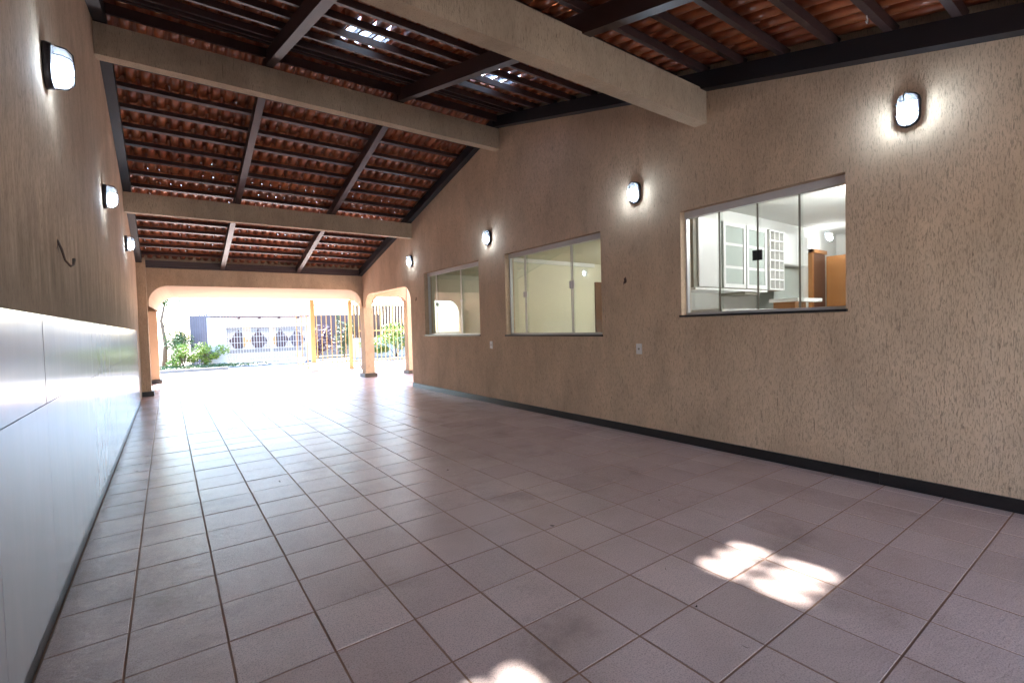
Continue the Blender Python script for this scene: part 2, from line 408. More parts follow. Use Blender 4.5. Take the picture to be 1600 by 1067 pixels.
# windows
def window(y0, y1, z0, z1, joints, handle, lab):
    f = MB(); gx = XR+0.10
    f.box(gx-0.025, gx+0.045, y0+0.001, y1-0.001, z1-0.066, z1-0.001)      # head track
    f.box(gx-0.022, gx+0.040, y0+0.001, y1-0.001, z0+0.021, z0+0.045)       # bottom track
    f.box(gx-0.015, gx+0.035, y0+0.001, y0+0.016, z0+0.046, z1-0.067); f.box(gx-0.015, gx+0.035, y1-0.016, y1-0.001, z0+0.046, z1-0.067)
    fr = f.obj('window', M['alu'], house, label=lab)
    s_ = MB(); s_.box(XR-0.022, gx+0.06, y0-0.012, y1+0.012, z0+0.001, z0+0.020); s_.obj('sill', M['granite'], fr)
    ed = [y0+0.018]+joints+[y1-0.018]
    for k in range(len(ed)-1):
        off = 0.018 if k in (0, len(ed)-2) else 0.0
        a, c = ed[k]-(0.022 if k else 0), ed[k+1]+(0.022 if k < len(ed)-2 else 0)
        p = MB(); p.box(gx-0.005+off, gx+0.003+off, a, c, z0+0.046, z1-0.067); p.obj('pane', M['glass'], fr)
    for k, yj in enumerate(joints):
        p = MB(); p.box(gx-0.0085, gx-0.0055, yj-0.008, yj+0.008, z0+0.047, z1-0.068)
        if len(joints) == 2: p.box(gx-0.0085, gx-0.0055, yj+0.020, yj+0.034, z0+0.047, z1-0.068)
        p.obj('glazing_strip', M['alu'] if len(joints) == 2 else M['taupe'], fr)
    for yh, zh, hh, mat in handle:
        p = MB(); p.box(gx-0.022, gx-0.009, yh-0.042, yh-0.003, zh-hh, zh+hh, 0); p.box(gx-0.022, gx-0.009, yh+0.003, yh+0.042, zh-hh, zh+hh); p.obj('handle', mat, fr)
window(*WIN[0], [0.28, 0.63, 0.995], [(0.63, 1.815, 0.045, M['dkmetal'])], 'nearest sliding window, showing the white kitchen')
window(*WIN[1], [3.04, 4.04], [(3.05, 1.76, 0.05, M['alu']), (4.05, 1.70, 0.04, M['alu'])], 'middle sliding window, showing a cream room')
window(*WIN[2], [5.94, 6.90], [(6.90, 1.70, 0.035, M['dkmetal']), (5.94, 1.72, 0.02, M['alu'])], 'farthest sliding window, full of reflections')
# rooms behind
def room(y0, y1, x1, zc, wallm, ceilm, name):
    x0 = X1+0.002; t = 0.06
    b = MB(); b.box(x0, x1, y1, y1+t, 0, zc); b.obj('room_wall', wallm, house)
    b = MB(); b.box(x0, x1, y0-t, y0, 0, zc); b.obj('room_wall', wallm, house)
    b = MB(); b.box(x1, x1+t, y0-t, y1+t, 0, zc); b.obj('room_wall', wallm, house)
    b = MB(); b.box(x0, x1+t, y0-t, y1+t, zc+0.002, zc+0.1); b.obj('room_ceiling', ceilm, house)
    b = MB(); b.box(x0, x1+t, y0-t, y1+t, -0.03, -0.001); b.obj('room_floor', M['kfloor'], house)
room(-1.2, 1.75, 9.3, 2.62, M['whitewall'], M['whitewall'], 'kitchen')
room(1.95, 5.07, 8.4, 2.40, M['cream'], M['cream'], 'room')
room(5.24, 7.80, 8.4, 2.40, M['cream'], M['cream'], 'room')
b = MB(); b.box(X1+0.003, 6.95, 5.02, 5.068, 2.33, 2.398); b.obj('crown_moulding', M['whitewall'], house)
b = MB(); b.box(6.98, 7.9, 5.03, 5.066, 0, 2.05); b.obj('room_door', M['dkdoor'], house)
b = MB(); b.box(8.30, 8.72, 1.70, 1.748, 0, 2.24); b.obj('doorway', M['dkdoor'], house)
b = MB(); b.box(8.24, 8.30, 1.69, 1.748, 0, 2.30); b.box(8.24, 8.78, 1.69, 1.748, 2.242, 2.30); b.obj('door_frame', M['door'], house)
b = MB(); b.box(8.735, 8.775, 0.78, 1.685, 0.01, 2.21); dr = b.obj('door', M['door'], house, label='open orange wooden kitchen door')
# ------------------------------------------------------------------ kitchen furniture
kc = thing('kitchen_cabinet', 'white wall cabinet with frosted glass doors seen through the nearest window', 'cabinet', (4.9, 1.4, 1.6))
yf = 1.42
def kb(name, x0, x1, z0, z1, mat, y0=None, y1=None, par=None):
    q = MB(); q.box(x0, x1, y0 if y0 is not None else yf-0.02, y1 if y1 is not None else yf-0.002, z0, z1); return q.obj(name, mat, par or kc)
kb('carcass', 4.72, 6.645, 1.60, 2.355, M['taupe'], yf, 1.745)
kb('carcass', 6.65, 7.40, 1.945, 2.355, M['white'], yf, 1.745)
kb('cabinet_door', 4.79, 5.22, 1.61, 2.35, M['white'])
for a in (5.265, 5.765):
    c = a+0.475; d = kb('cabinet_door', a, c, 1.61, 2.35, M['frosted'], yf-0.012)
    q = MB(); t_ = 0.045
    for s_ in ((a, a+t_, 1.61, 2.35), (c-t_, c, 1.61, 2.35), (a+t_, c-t_, 1.61, 1.61+t_), (a+t_, c-t_, 2.35-t_, 2.35)): q.box(s_[0], s_[1], yf-0.024, yf-0.0125, s_[2], s_[3])
    q.obj('door_frame', M['white'], d)
    for zs in (1.83, 2.09): q = MB(); q.box(a+t_, c-t_, yf-0.0155, yf-0.0125, zs, zs+0.03); q.obj('shelf', M['white'], d)
q = MB()
for i in range(4): q.box(6.262+i*0.118, 6.278+i*0.118, yf-0.05, yf-0.002, 1.605, 2.35)
for j in range(7): q.box(6.28, 6.615, yf-0.047, yf-0.003, 1.605+j*0.121, 1.622+j*0.121)
q.obj('bottle_rack', M['white'], kc)
kb('cabinet_door', 6.67, 7.03, 1.955, 2.345, M['white']); kb('cabinet_door', 7.035, 7.39, 1.955, 2.345, M['white'])
kb('light_strip', 4.72, 6.25, 1.575, 1.598, M['white'], yf-0.02, 1.745)
kb('range_hood', 5.75, 6.1, 1.54, 1.572, M['taupe'], yf, 1.745)
q = MB(); q.box(6.66, 7.39, yf+0.1, 1.742, 1.30, 1.94); q.obj('back_panel', M['frosted'], kc)
ct = thing('kitchen_counter', 'small white raised counter on a brown support inside the kitchen', 'counter', (6.6, 0.9, 0))
q = MB(); q.box(5.98, 6.62, 0.93, 1.25, 1.435, 1.475); q.obj('countertop', M['white'], ct)
q = MB(); q.box(6.02, 6.30, 0.98, 1.22, 0.0, 1.433); q.obj('support', M['door'], ct)
q = MB(); q.box(4.8, 5.97, 1.15, 1.74, 0.0, 1.36); q.obj('lower_cabinet', M['white'], ct)
def roombulb(x, y, z, r, lab):
    t = thing('ceiling_lamp', lab, 'lamp', (x, y, z), 'lit ceiling lamps inside the rooms')
    q = MB(); q.tube([(x, y, z+0.02+r), (x, y, z+0.05+r)], 0.035, 10); q.obj('lamp_holder', M['white'], t)
    q = MB(); n = 10; pts = [(x, y, z-r*math.cos(math.pi*i/n)) for i in range(n+1)]; q.tube(pts, [max(0.002, r*math.sin(math.pi*i/n)) for i in range(n+1)], 14); q.obj('bulb', M['roombulb'], t)
roombulb(8.38, 1.50, 2.44, 0.035, 'small lit bulb near the kitchen ceiling by the open door')
roombulb(6.2, 0.2, 2.48, 0.12, 'round lit lamp on the kitchen ceiling behind the window head')
roombulb(6.4, 6.4, 2.28, 0.06, 'small round lamp added to brighten the farthest room')  # added lamp, lifts the dark room behind the farthest panes
roombulb(6.6, 3.3, 2.20, 0.10, 'round lit lamp on the ceiling of the cream room')
# ------------------------------------------------------------------ roof
roof = thing('tiled_roof', 'gabled carport roof of terracotta tiles on dark timber rafters and purlins', 'roof', (2, YR, ZR))
RH = 0.15
for x, wd, mat in ((XL+0.052, 0.10, 'black'), (1.245, 0.085, 'wood'), (2.825, 0.085, 'wood'), (XR-0.052, 0.10, 'black')):
    for ye in (10.98, YB):
        q = MB(); sgn = 1 if ye > YR else -1
        q.bar((x, YR+sgn*0.002, ZR), (x, ye, zroof(ye)), wd, RH); q.obj('rafter', M[mat], roof)
PX = (XL+0.104, XR-0.104)
PY = [5.63+0.385*k for k in range(-2, 14)] + [11.12]
PYB = [0.69+0.357*k for k in range(-11, 10)] + [4.06, 4.16]
NL = math.hypot(1, SL)
for y in PY+PYB:
    z = zroof(y)+RH/NL*1.02+0.004
    sl = -SL if y > YR else SL
    a, c = Vector((XL+0.01, y, z)), Vector((XR-0.01, y, z))
    q = MB(); q.bar(a, c, 0.052, 0.058, (0, -sl, 1)); q.obj('purlin', M['wood'], roof)
q = MB(); q.box(XL+0.104, XR-0.104, 4.395, 4.425, ZR+0.045, ZR+0.145); q.obj('ridge_board', M['wood'], roof)
for y, z in ((10.955, 2.655), (10.90, 2.70)):
    q = MB(); q.box(XL+0.104, XR-0.104, y-0.02, y+0.02, z, z+0.10); q.obj('eave_board', M['wood'], roof)
# tiles: one mesh, plus one with a broken corner that lets daylight in
P_ = 0.141; TL = 0.385*NL+0.055; TH = 0.014
def tile_mesh(name, cut, mat, pitch=P_, length=TL):
    prof = [(0.0, 0.045), (0.006, 0.008), (0.020, -0.007), (0.050, -0.012), (0.080, -0.007), (0.094, 0.008), (0.100, 0.045), (0.120, 0.062), (0.141, 0.050), (0.149, 0.040)]
    nP = len(prof); vs = []
    for lay in (0, TH):
        for v, tap in ((0.0, 0.0), (length, 0.012)):
            for i, (u, w_) in enumerate(prof):
                vv = v
                if cut and v == 0.0 and i >= nP-2: vv = cut
                if cut and v == 0.0 and i == 0: vv = cut
                vs.append((u + (0.0), vv, w_+lay+(tap if v else 0)))
    fs = []
    for i in range(nP-1):
        fs.append((i, i+1, nP+i+1, nP+i)); a = 2*nP; fs.append((a+i+1, a+i, a+nP+i, a+nP+i+1))
        fs.append((nP+i, nP+i+1, 3*nP+i+1, 3*nP+i)); fs.append((i+1, i, a+i, a+i+1))
    q = MB(); q.raw(vs, fs, True); return q.v, q.f, q.mesh(name, mat)
V0, F0, me0 = tile_mesh('roof_tile', 0, M['rtile'])
V1, F1, me1 = tile_mesh('roof_tile_chipped', 0.064, M['rtile'])
q = MB(); n9 = len(V0)//2; q.raw(V0[:n9], [(i, i+1, n9//2+i+1, n9//2+i) for i in range(6)], True); meG = q.mesh('glass_tile', M['tileglass'])
q = MB(); h9 = n9//2; q.raw(V0, [f for f in F0 if all((k % h9) >= 6 for k in f)], True); meC = q.mesh('cover_tile', M['rtile'])
def slope_frame(side, y, off=0.0):
    """origin on top of the purlins at horizontal position y; v runs down the slope"""
    z = zroof(y)+(RH+0.062)*1.0+0.010+off
    dy = 1.0 if side > 0 else -1.0
    v = Vector((0, dy, -SL)).normalized(); wv = Vector((0, SL*dy, 1)).normalized()
    return Vector((0, y, z)), v, wv
slots = []
for side, ylist in ((1, sorted([5.63+0.385*k for k in range(-3, 15)])), (-1, sorted([0.69+0.357*k for k in range(-11, 12)], reverse=True))):
    for row, yy in enumerate(ylist):
        o_, v, wv = slope_frame(side, yy-(0.03 if side > 0 else -0.03))
        if side < 0 and yy > YR-0.06: o_, v, wv = slope_frame(side, YR-0.03, 0.012)
        if side > 0 and yy < YR-0.05: o_, v, wv = slope_frame(side, max(yy, YR+0.02))
        ncol = int((XR-XL+0.20)/P_)+1
        for c in range(ncol):
            x = XL-0.10+c*P_
            slots.append((side, row, c, x, o_, v, wv))
GLASS = []
random.seed(11)
items = []
for (side, row, c, x, o_, v, wv) in slots:
    glass = side < 0 and 2.94 < o_.y < 3.70 and ((1.74 < x+0.07 < 2.20) or (3.22 < x+0.07 < 3.76))
    ctr = Vector((x+0.07, o_.y, o_.z)) + v*0.2
    jit = Vector((random.uniform(-0.003, 0.003), 0, 0)) + v*random.uniform(-0.006, 0.006) + wv*random.uniform(0, 0.003)
    pr_ = project(ctr); vis = pr_ is not None and inframe(ctr, 10) and (XL < ctr.x < XR)
    size = (1.0/pr_[2]) if vis else 0
    if vis and side < 0: size *= 0.55 + 0.9*max(0, (2.5-o_.y))/3
    # hidden above cross beams does not matter: real roofs go on there
    chip = (side > 0 and o_.y > 6.9 and random.random() < 0.75) or (side > 0 and random.random() < 0.04) or (side < 0 and 1.0 < o_.y and random.random() < 0.35)
    items.append((size, glass, chip, x, o_, v, wv, jit, side))
items.sort(key=lambda t: -t[0])
bulk = MB(); count = 0
def place(base, x, o_, v, wv, jit, side):
    org = Vector((x, 0, 0))+o_+jit
    U = Vector((1, 0, 0))
    return org, U, v, wv
for (size, glass, chip, x, o_, v, wv, jit, side) in items:
    org, U, vv, ww = place(None, x, o_, v, wv, jit, side)
    if glass or (count < 292 and size > 0):
        me = meG if glass else (me1 if chip else me0)
        o = bpy.data.objects.new('glass_tile' if glass else 'roof_tile', me); COL.objects.link(o); o.parent = roof
        o.matrix_parent_inverse = Matrix.Translation(-roof.location)
        o.matrix_basis = Matrix(((U.x, vv.x, ww.x, org.x), (U.y, vv.y, ww.y, org.y), (U.z, vv.z, ww.z, org.z), (0, 0, 0, 1)))
        if not glass: count += 1
        else:
            o2 = bpy.data.objects.new('cover_tile', meC); COL.objects.link(o2); o2.parent = roof
            o2.matrix_parent_inverse = o.matrix_parent_inverse; o2.matrix_basis = o.matrix_basis
    else:
        V_, F_ = (V1, F1) if chip else (V0, F0)
        bulk.raw([org+U*a+vv*b_+ww*c_ for a, b_, c_ in V_], F_, True)
bulk.obj('further_roof_tiles', M['rtile'], roof, kind='stuff')
q = MB()
for k in range(14):
    x = XL-0.1+k*0.36; pts = [(x, YR+0.012, ZR+0.235), (x+0.40, YR+0.012, ZR+0.225)]
    vs = []
    for (px, py, pz), r in ((pts[0], 0.11), (pts[1], 0.095)):
        for i in range(9): t = math.pi*i/8; vs.append((px, py+math.cos(t)*r*1.25, pz-0.01+math.sin(t)*r*0.8))
    q.raw(vs, [(i, i+1, 10+i, 9+i) for i in range(8)], True)
q.obj('ridge_tiles', M['rtile'], roof, kind='stuff')
# small hook on a purlin
hk = MB(); hx, hy = 3.98, -0.36; hz = zroof(hy)+0.14
pts = [(hx, hy, hz+0.03)] + [(hx+0.018*math.sin(a), hy+0.0, hz-0.018+0.018*math.cos(a)) for a in [i*0.5 for i in range(10)]]
tag(hk.tube(pts, 0.0035, 6).obj('ceiling_hook', M['alu']), 'small metal hook screwed under a roof batten, above the nearest wall lamp', 'hook')
# ------------------------------------------------------------------ cross beams
def beam(y, z0, z1, lab):
    q = MB(); q.box(XL+0.002, XR-0.002, y, y+0.128, z0, z1)
    tag(q.obj('cross_beam', M['smooth']), lab, 'beam', 'plastered concrete beams crossing the carport')
beam(7.768, 3.127, 3.43, 'lowest looking plastered beam across the carport, farthest from the camera')
beam(4.492, 3.940, 4.245, 'middle plastered concrete beam directly under the roof ridge')
beam(1.053, 3.113, 3.42, 'nearest thick plastered beam crossing the carport overhead')
# ------------------------------------------------------------------ entrance arch
ea = thing('entrance_arch', 'plastered entrance portal with rounded corners between the carport and the street gate', 'arch', (2, 11, 0))
ax0, ax1 = -0.105, 4.375; ay0, ay1 = 11.0, 14.05
def archprof(top, r=0.36, zb=1.86, n=9, ax0=-0.105, ax1=4.375):
    pts = [(ax0, zb)]
    for i in range(n+1): t = math.pi/2*i/n; pts.append((ax0+r-r*math.cos(t), top-r+r*math.sin(t)))
    for i in range(n+1): t = math.pi/2*i/n; pts.append((ax1-r+r*math.sin(t), top-r+r*math.cos(t)))
    pts.append((ax1, zb)); return pts
pa, pb = archprof(2.29), archprof(2.225, ax0=0.03, ax1=5.33)
q = MB()
for i in range(len(pa)-1):
    (x0, z0), (x1, z1) = pa[i], pa[i+1]; (u0_, w0), (u1_, w1) = pb[i], pb[i+1]
    q.face([(x0, ay0, z0), (u0_, ay1, w0), (u1_, ay1, w1), (x1, ay0, z1)], True)
q.obj('soffit', M['arch'], ea)
q = MB()
def face_wall(pts, y, toplft, toprgt):
    L0, R0 = XL+0.002, (XR-0.002 if y < 12 else 5.6)
    q.face([(L0, y, 1.86), (pts[0][0], y, 1.86), (pts[0][0], y, toplft), (L0, y, toplft)])
    q.face([(pts[-1][0], y, 1.86), (R0, y, 1.86), (R0, y, toprgt), (pts[-1][0], y, toprgt)])
    for (x0, z0), (x1, z1) in zip(pts[:-1], pts[1:]):
        if x1-x0 > 1e-6: q.face([(x0, y, z0), (x1, y, z1), (x1, y, toprgt), (x0, y, toplft)])
face_wall(pa, ay0, 2.95, 2.95)
q.obj('lintel_wall', M['smooth'], ea)
q = MB(); face_wall(pb, ay1, 2.62, 2.62); q.box(XL-0.1, XR+0.3, ay0+0.28, ay1+0.15, 2.62, 2.75); q.box(XL-0.1, XL-0.01, ay0+0.28, ay1+0.1, 1.86, 2.62); q.box(XR+0.12, 5.6, ay0+0.28, ay1-0.01, 2.45, 2.615)
q.obj('slab', M['arch'], ea)
def column(x0, x1, y0, y1, h, mat, lab=None, par=ea, base=0.06):
    q = MB(); q.box(x0, x1, y0, y1, 0, h); o = q.obj('column', mat, par, label=lab)
    q = MB(); e = 0.045; q.box(x0-(0 if x0 < XL+0.05 else e), x1+e, y0-e, y1+e, 0.001, 0.10); q.obj('column_base', M['granite'], o)
column(XL+0.002, -0.125, 10.70, 10.995, 2.80, M['smooth'], 'pilaster against the left wall')
column(XL+0.05, -0.01, 13.78, 14.04, 1.858, M['arch'], 'outer left column')
column(4.365, 4.605, 10.802, 11.10, 1.818, M['smooth'], 'inner right column')
column(5.33, 5.56, 13.78, 14.04, 1.858, M['arch'], 'outer right column')
# side porch: pillar, small arched beam and soffit
sp = thing('side_porch', 'small side porch with plastered pillar and rounded brackets right of the entrance', 'porch', (5.2, 10, 0))
q = MB(); q.box(5.56, 5.80, 10.78, 11.02, 0, 2.40); o = q.obj('pillar', M['smooth'], sp)
q = MB(); q.box(5.52, 5.84, 10.74, 11.06, 0.001, 0.10); q.obj('pillar_base', M['granite'], o)
q = MB(); bx0, bx1 = 4.61, 5.56; pr2 = []
for i in range(9): t = math.pi/2*i/8; pr2.append((bx0+0.22-0.22*math.cos(t), 1.90+0.22*math.sin(t)))
for i in range(9): t = math.pi/2*i/8; pr2.append((bx1-0.22+0.22*math.sin(t), 1.90+0.22*math.cos(t)))
for (x0, z0), (x1, z1) in zip(pr2[:-1], pr2[1:]):
    q.face([(x0, 10.80, z0), (x1, 10.80, z1), (x1, 10.80, 2.40), (x0, 10.80, 2.40)]); q.face([(x0, 11.0, z0), (x0, 11.0, 2.40), (x1, 11.0, 2.40), (x1, 11.0, z1)])
    q.face([(x0, 10.80, z0), (x0, 11.0, z0), (x1, 11.0, z1), (x1, 10.80, z1)], True)
q.obj('arched_beam', M['arch'], sp)
q = MB(); q.box(4.582, 5.5, 7.96, 10.745, 2.41, 2.5); q.box(4.582, 6.1, 10.75, 11.27, 2.41, 2.5); q.box(5.62, 7.2, 11.28, 14.0, 2.41, 2.5); q.obj('porch_ceiling_sunblock', M['extwhite'], sp)  # box over the patio added to block a sun splash; the rest is ceiling
q = MB(); q.box(4.582, 9.2, 7.87, 7.95, 0, 2.9); q.obj('front_wall', M['plaster'], house)
q = MB(); q.box(4.2, 9.6, YB, 8.3, 2.76, 2.86); q.obj('house_slab', M['extwhite'], house) if False else None
# house roof slab over the rooms keeps daylight out
q = MB(); q.box(X1+0.004, 9.7, YB, 7.86, 2.73, 2.83); q.obj('roof_slab', M['conc'], house)
# ------------------------------------------------------------------ rear end of the carport
rw = thing('rear_wall', 'plastered wall closing the carport behind the camera, with an unseen opening for fill light', 'wall', (2, YB, 0))
REAR_OPEN = (1.3, 3.3)  # unseen opening, sized for the fill light it lets in
q = MB(); zt = zroof(YB)+0.30
q.box(XL, REAR_OPEN[0], YB-0.15, YB, 0, zt); q.box(REAR_OPEN[1], X1, YB-0.15, YB, 0, zt); q.box(REAR_OPEN[0], REAR_OPEN[1], YB-0.15, YB, 2.2, zt)
q.obj('plaster', M['plaster'], rw)
q = MB(); q.box(-6, 10, -9.0, YB-0.16, -0.055, -0.004); q.obj('backyard_bounce_paving', M['conc'], kind='structure')  # unseen pale paving, added to bounce sunlight in through the rear opening
q = MB(); q.box(-6, 10, -9.2, -9.0, -0.05, 2.6); tag(q.obj('backyard_bounce_wall', M['extwhite']), 'unseen white wall behind the camera, added to bounce sunlight into the carport', 'wall')  # unseen wall kept white to throw sunlight back inside as fill
# ------------------------------------------------------------------ wall lamps
def stadium(hw, hh, n=7):
    out = []
    for i in range(n+1): t = math.pi*i/n; out.append((hw*math.cos(t), hh-hw+hw*math.sin(t)))
    for i in range(n+1): t = math.pi*i/n; out.append((-hw*math.cos(t), -(hh-hw)-hw*math.sin(t)))
    return out
def lamp_parts():
    P = {}
    def loft(levels, cap0=True, cap1=True):
        q = MB(); vs = []; rings = []
        for hw, hh, nn in levels:
            st = stadium(hw, hh); rings.append(len(vs)); vs += [(nn, a, b_) for a, b_ in st]
        m = len(stadium(1, 2)); fs = []
        for k in range(len(levels)-1):
            for i in range(m): fs.append((rings[k]+i, rings[k]+(i+1) % m, rings[k+1]+(i+1) % m, rings[k+1]+i))
        if cap0: fs.append(tuple(range(m))[::-1])
        if cap1: fs.append(tuple(rings[-1]+i for i in range(m)))
        return q.raw(vs, fs, True)
    P['housing'] = loft([(0.064, 0.112, 0.001), (0.066, 0.114, 0.012), (0.062, 0.110, 0.032), (0.052, 0.100, 0.034), (0.050, 0.098, 0.016)], True, True).mesh('housing', M['dkmetal'])
    P['glass_cover'] = loft([(0.0515, 0.0985, 0.032), (0.050, 0.097, 0.062), (0.044, 0.090, 0.085), (0.028, 0.072, 0.100), (0.010, 0.045, 0.105)], False, True).mesh('glass_cover', M['lampglass'])
    q = MB()
    for z in (-0.035, 0.040): q.tube([(0.040, -0.058, z), (0.075, -0.055, z), (0.100, -0.034, z), (0.110, 0, z), (0.100, 0.034, z), (0.075, 0.055, z), (0.040, 0.058, z)], 0.0028, 6)
    q.tube([(0.040, 0, 0.107), (0.085, 0, 0.100), (0.108, 0, 0.075), (0.112, 0, 0.0), (0.108, 0, -0.075), (0.085, 0, -0.100), (0.040, 0, -0.107)], 0.0028, 6)
    P['guard'] = q.mesh('guard', M['dkmetal'])
    q = MB(); n = 8; q.tube([(0.068, 0, -0.082+0.105*i/n) for i in range(n+1)], [max(0.002, 0.029*math.sin(math.pi*min(1, (i+0.3)/n*0.9))) for i in range(n+1)], 12)
    P['bulb'] = q.mesh('bulb', M['bulb'])
    q = MB(); q.tube([(0.066, 0, 0.006), (0.062, 0, 0.05)], 0.014, 8); P['socket'] = q.mesh('socket', M['plate'])
    return P
LP = lamp_parts()
def wall_lamp(side, y, z, lab, grp):
    x = XR if side > 0 else XL
    t = thing('wall_lamp', lab, 'lamp', (x, y, z), grp); t.scale = (1.05, 1.05, 1.05)
    if side > 0: t.rotation_euler = (0, 0, math.pi)
    for k, me in LP.items():
        o = bpy.data.objects.new(k, me); COL.objects.link(o); o.parent = t
RG, LG = 'oval lamps along the house wall', 'oval lamps along the left wall'
wall_lamp(1, -0.47, 2.657, 'lit oval bulkhead lamp right of the nearest kitchen window, largest on the house wall', RG)
wall_lamp(1, 1.905, 2.657, 'lit oval bulkhead lamp between the kitchen window and the middle window', RG)
wall_lamp(1, 4.86, 2.657, 'lit oval bulkhead lamp between the middle window and the farthest window', RG)
wall_lamp(1, 7.84, 2.657, 'lit oval lamp high beside the farthest window and side arch, smallest on the house wall', RG)
wall_lamp(-1, 1.86, 2.645, 'lit oval bulkhead lamp nearest on the left wall, before the middle beam', LG)
wall_lamp(-1, 4.62, 2.62, 'lit oval bulkhead lamp on the left wall, second from the camera', LG)
wall_lamp(-1, 7.66, 2.63, 'lit oval bulkhead lamp on the left wall just past the far beam', LG)
# ------------------------------------------------------------------ switch plates, broken holes
def plate(y, z, lab):
    t = thing('wall_plate', lab, 'outlet', (XR, y, z), 'white plates on the house wall')
    q = MB(); q.box(XR-0.009, XR-0.001, y-0.037, y+0.037, z-0.058, z+0.058); q.obj('cover', M['plate'], t)
    q = MB(); q.tube([(XR-0.0085, y, z), (XR-0.012, y, z)], 0.012, 12); q.obj('outlet_hole', M['taupe'], t)
plate(1.90, 0.95, 'white blank plate with a cable outlet below and left of the kitchen window')
plate(4.87, 0.945, 'small white plate with a cable outlet between the two farther windows')
def hole(x, sgn, y, z, sc, lab, hook):
    t = thing('broken_wall_box', lab, 'wall hole', (x, y, z), 'broken holes in the plaster')
    q = MB(); rr = random.Random(int(y*100)); pts = []
    for i in range(10): a = 2*math.pi*i/10; r = sc*(0.6+0.5*rr.random()); pts.append((y+r*0.7*math.cos(a), z+r*1.3*math.sin(a)))
    vs = [(x+sgn*0.004, a, b_) for a, b_ in pts]+[(x+sgn*0.001, y+(a-y)*1.5, z+(b_-z)*1.35) for a, b_ in pts]
    q.raw(vs, [(i, (i+1) % 10, 10+(i+1) % 10, 10+i) for i in range(10)]); q.obj('broken_edge', M['plaster'], t)
    q = MB(); q.raw([(x+sgn*0.0036, a, b_) for a, b_ in pts], [tuple(range(10))]); q.obj('cavity', M['cavity'], t)
    if hook:
        q = MB(); q.tube([(x+sgn*0.004, y-0.005, z+0.03), (x+sgn*0.02, y-0.01, z-0.02), (x+sgn*0.03, y, z-0.075), (x+sgn*0.045, y+0.05, z-0.10), (x+sgn*0.05, y+0.11, z-0.085), (x+sgn*0.05, y+0.14, z-0.05)], [0.005, 0.006, 0.005, 0.005, 0.005, 0.008], 7); q.obj('cable_end', M['cable'], t)
    else:
        q = MB(); q.tube([(x+sgn*0.004, y, z+0.01), (x+sgn*0.018, y+0.01, z-0.02), (x+sgn*0.016, y+0.012, z-0.05)], 0.004, 6); q.obj('cable_end', M['cable'], t)
hole(XL, 1, 1.93, 1.73, 0.030, 'torn hole in the left wall with a curled brown cable hanging out', True)
hole(XR, -1, 2.08, 1.722, 0.034, 'broken plaster hole in the house wall below the second lamp', False)
hole(XR, -1, 7.66, 1.86, 0.034, 'broken plaster hole in the house wall beside the farthest window', False)
# ------------------------------------------------------------------ leaves and bits on the floor
rr = random.Random(3)
spots = [(1030, 782, 'dark crumb on the floor tiles, in front of the broken plaster hole'), (863, 822, 'small curled dark leaf on the floor, right of the frame centre'), (1040, 890, 'thin dark twig on the floor just left of the big sunlit patch'),
 (1088, 949, 'black crumb at a tile corner below the big sunlit patch'), (437, 753, 'darkest curled leaf on the shiny middle of the floor'), (455, 680, 'tiny leaf near the floor joint, midway to the entrance'), (405, 655, 'flat leaf on the bright glare of the floor, nearest the entrance'),
 (183, 735, 'small dark leaf beside the left skirting'), (213, 737, 'small dark leaf one hand right of the leaf by the skirting'), (615, 650, 'tiny dark leaf below the inner right column'), (627, 684, 'tiny dark leaf in front of the house wall corner'),
 (700, 735, 'tiny dark leaf on the floor below the farthest window'), (1165, 1012, 'thin dark twig at the lower edge, below the sunlit patch'), (362, 670, 'pale flat leaf stuck on the wet looking floor glare')]
for k, (px, py, what) in enumerate(spots):
    d = fw + rt*((px-800)/FPX) - up*((py-533.5)/FPX); t_ = -CAM.z/d.z; c = CAM+d*t_
    a = rr.uniform(0, 6.28); L_ = (0.028 if 'twig' not in what else 0.035)*rr.uniform(0.7, 1.2); W_ = L_*(0.45 if 'twig' not in what else 0.08)
    if 'crumb' in what or 'speck' in what: L_, W_ = 0.010, 0.008
    q = MB(); ca, sa = math.cos(a), math.sin(a); vs = []
    for (u_, v_, h_) in ((-1, 0, 0.006), (-0.4, -1, 0.002), (0.4, -0.8, 0.003), (1, 0, 0.009), (0.4, 0.8, 0.003), (-0.4, 1, 0.002), (0, 0, 0.001)):
        vs.append((c.x+L_*u_*ca*0.6-W_*v_*sa*0.6, c.y+L_*u_*sa*0.6+W_*v_*ca*0.6, 0.002+h_))
    q.raw(vs, [(0, 1, 6), (1, 2, 6), (2, 3, 6), (3, 4, 6), (4, 5, 6), (5, 0, 6)])
    tag(q.obj('dry_leaf' if 'leaf' in what else ('twig' if 'twig' in what else 'crumb'), M['dry']), what, what.split()[-1] if False else ('leaf' if 'leaf' in what else ('twig' if 'twig' in what else 'crumb')), 'dry bits scattered on the floor')
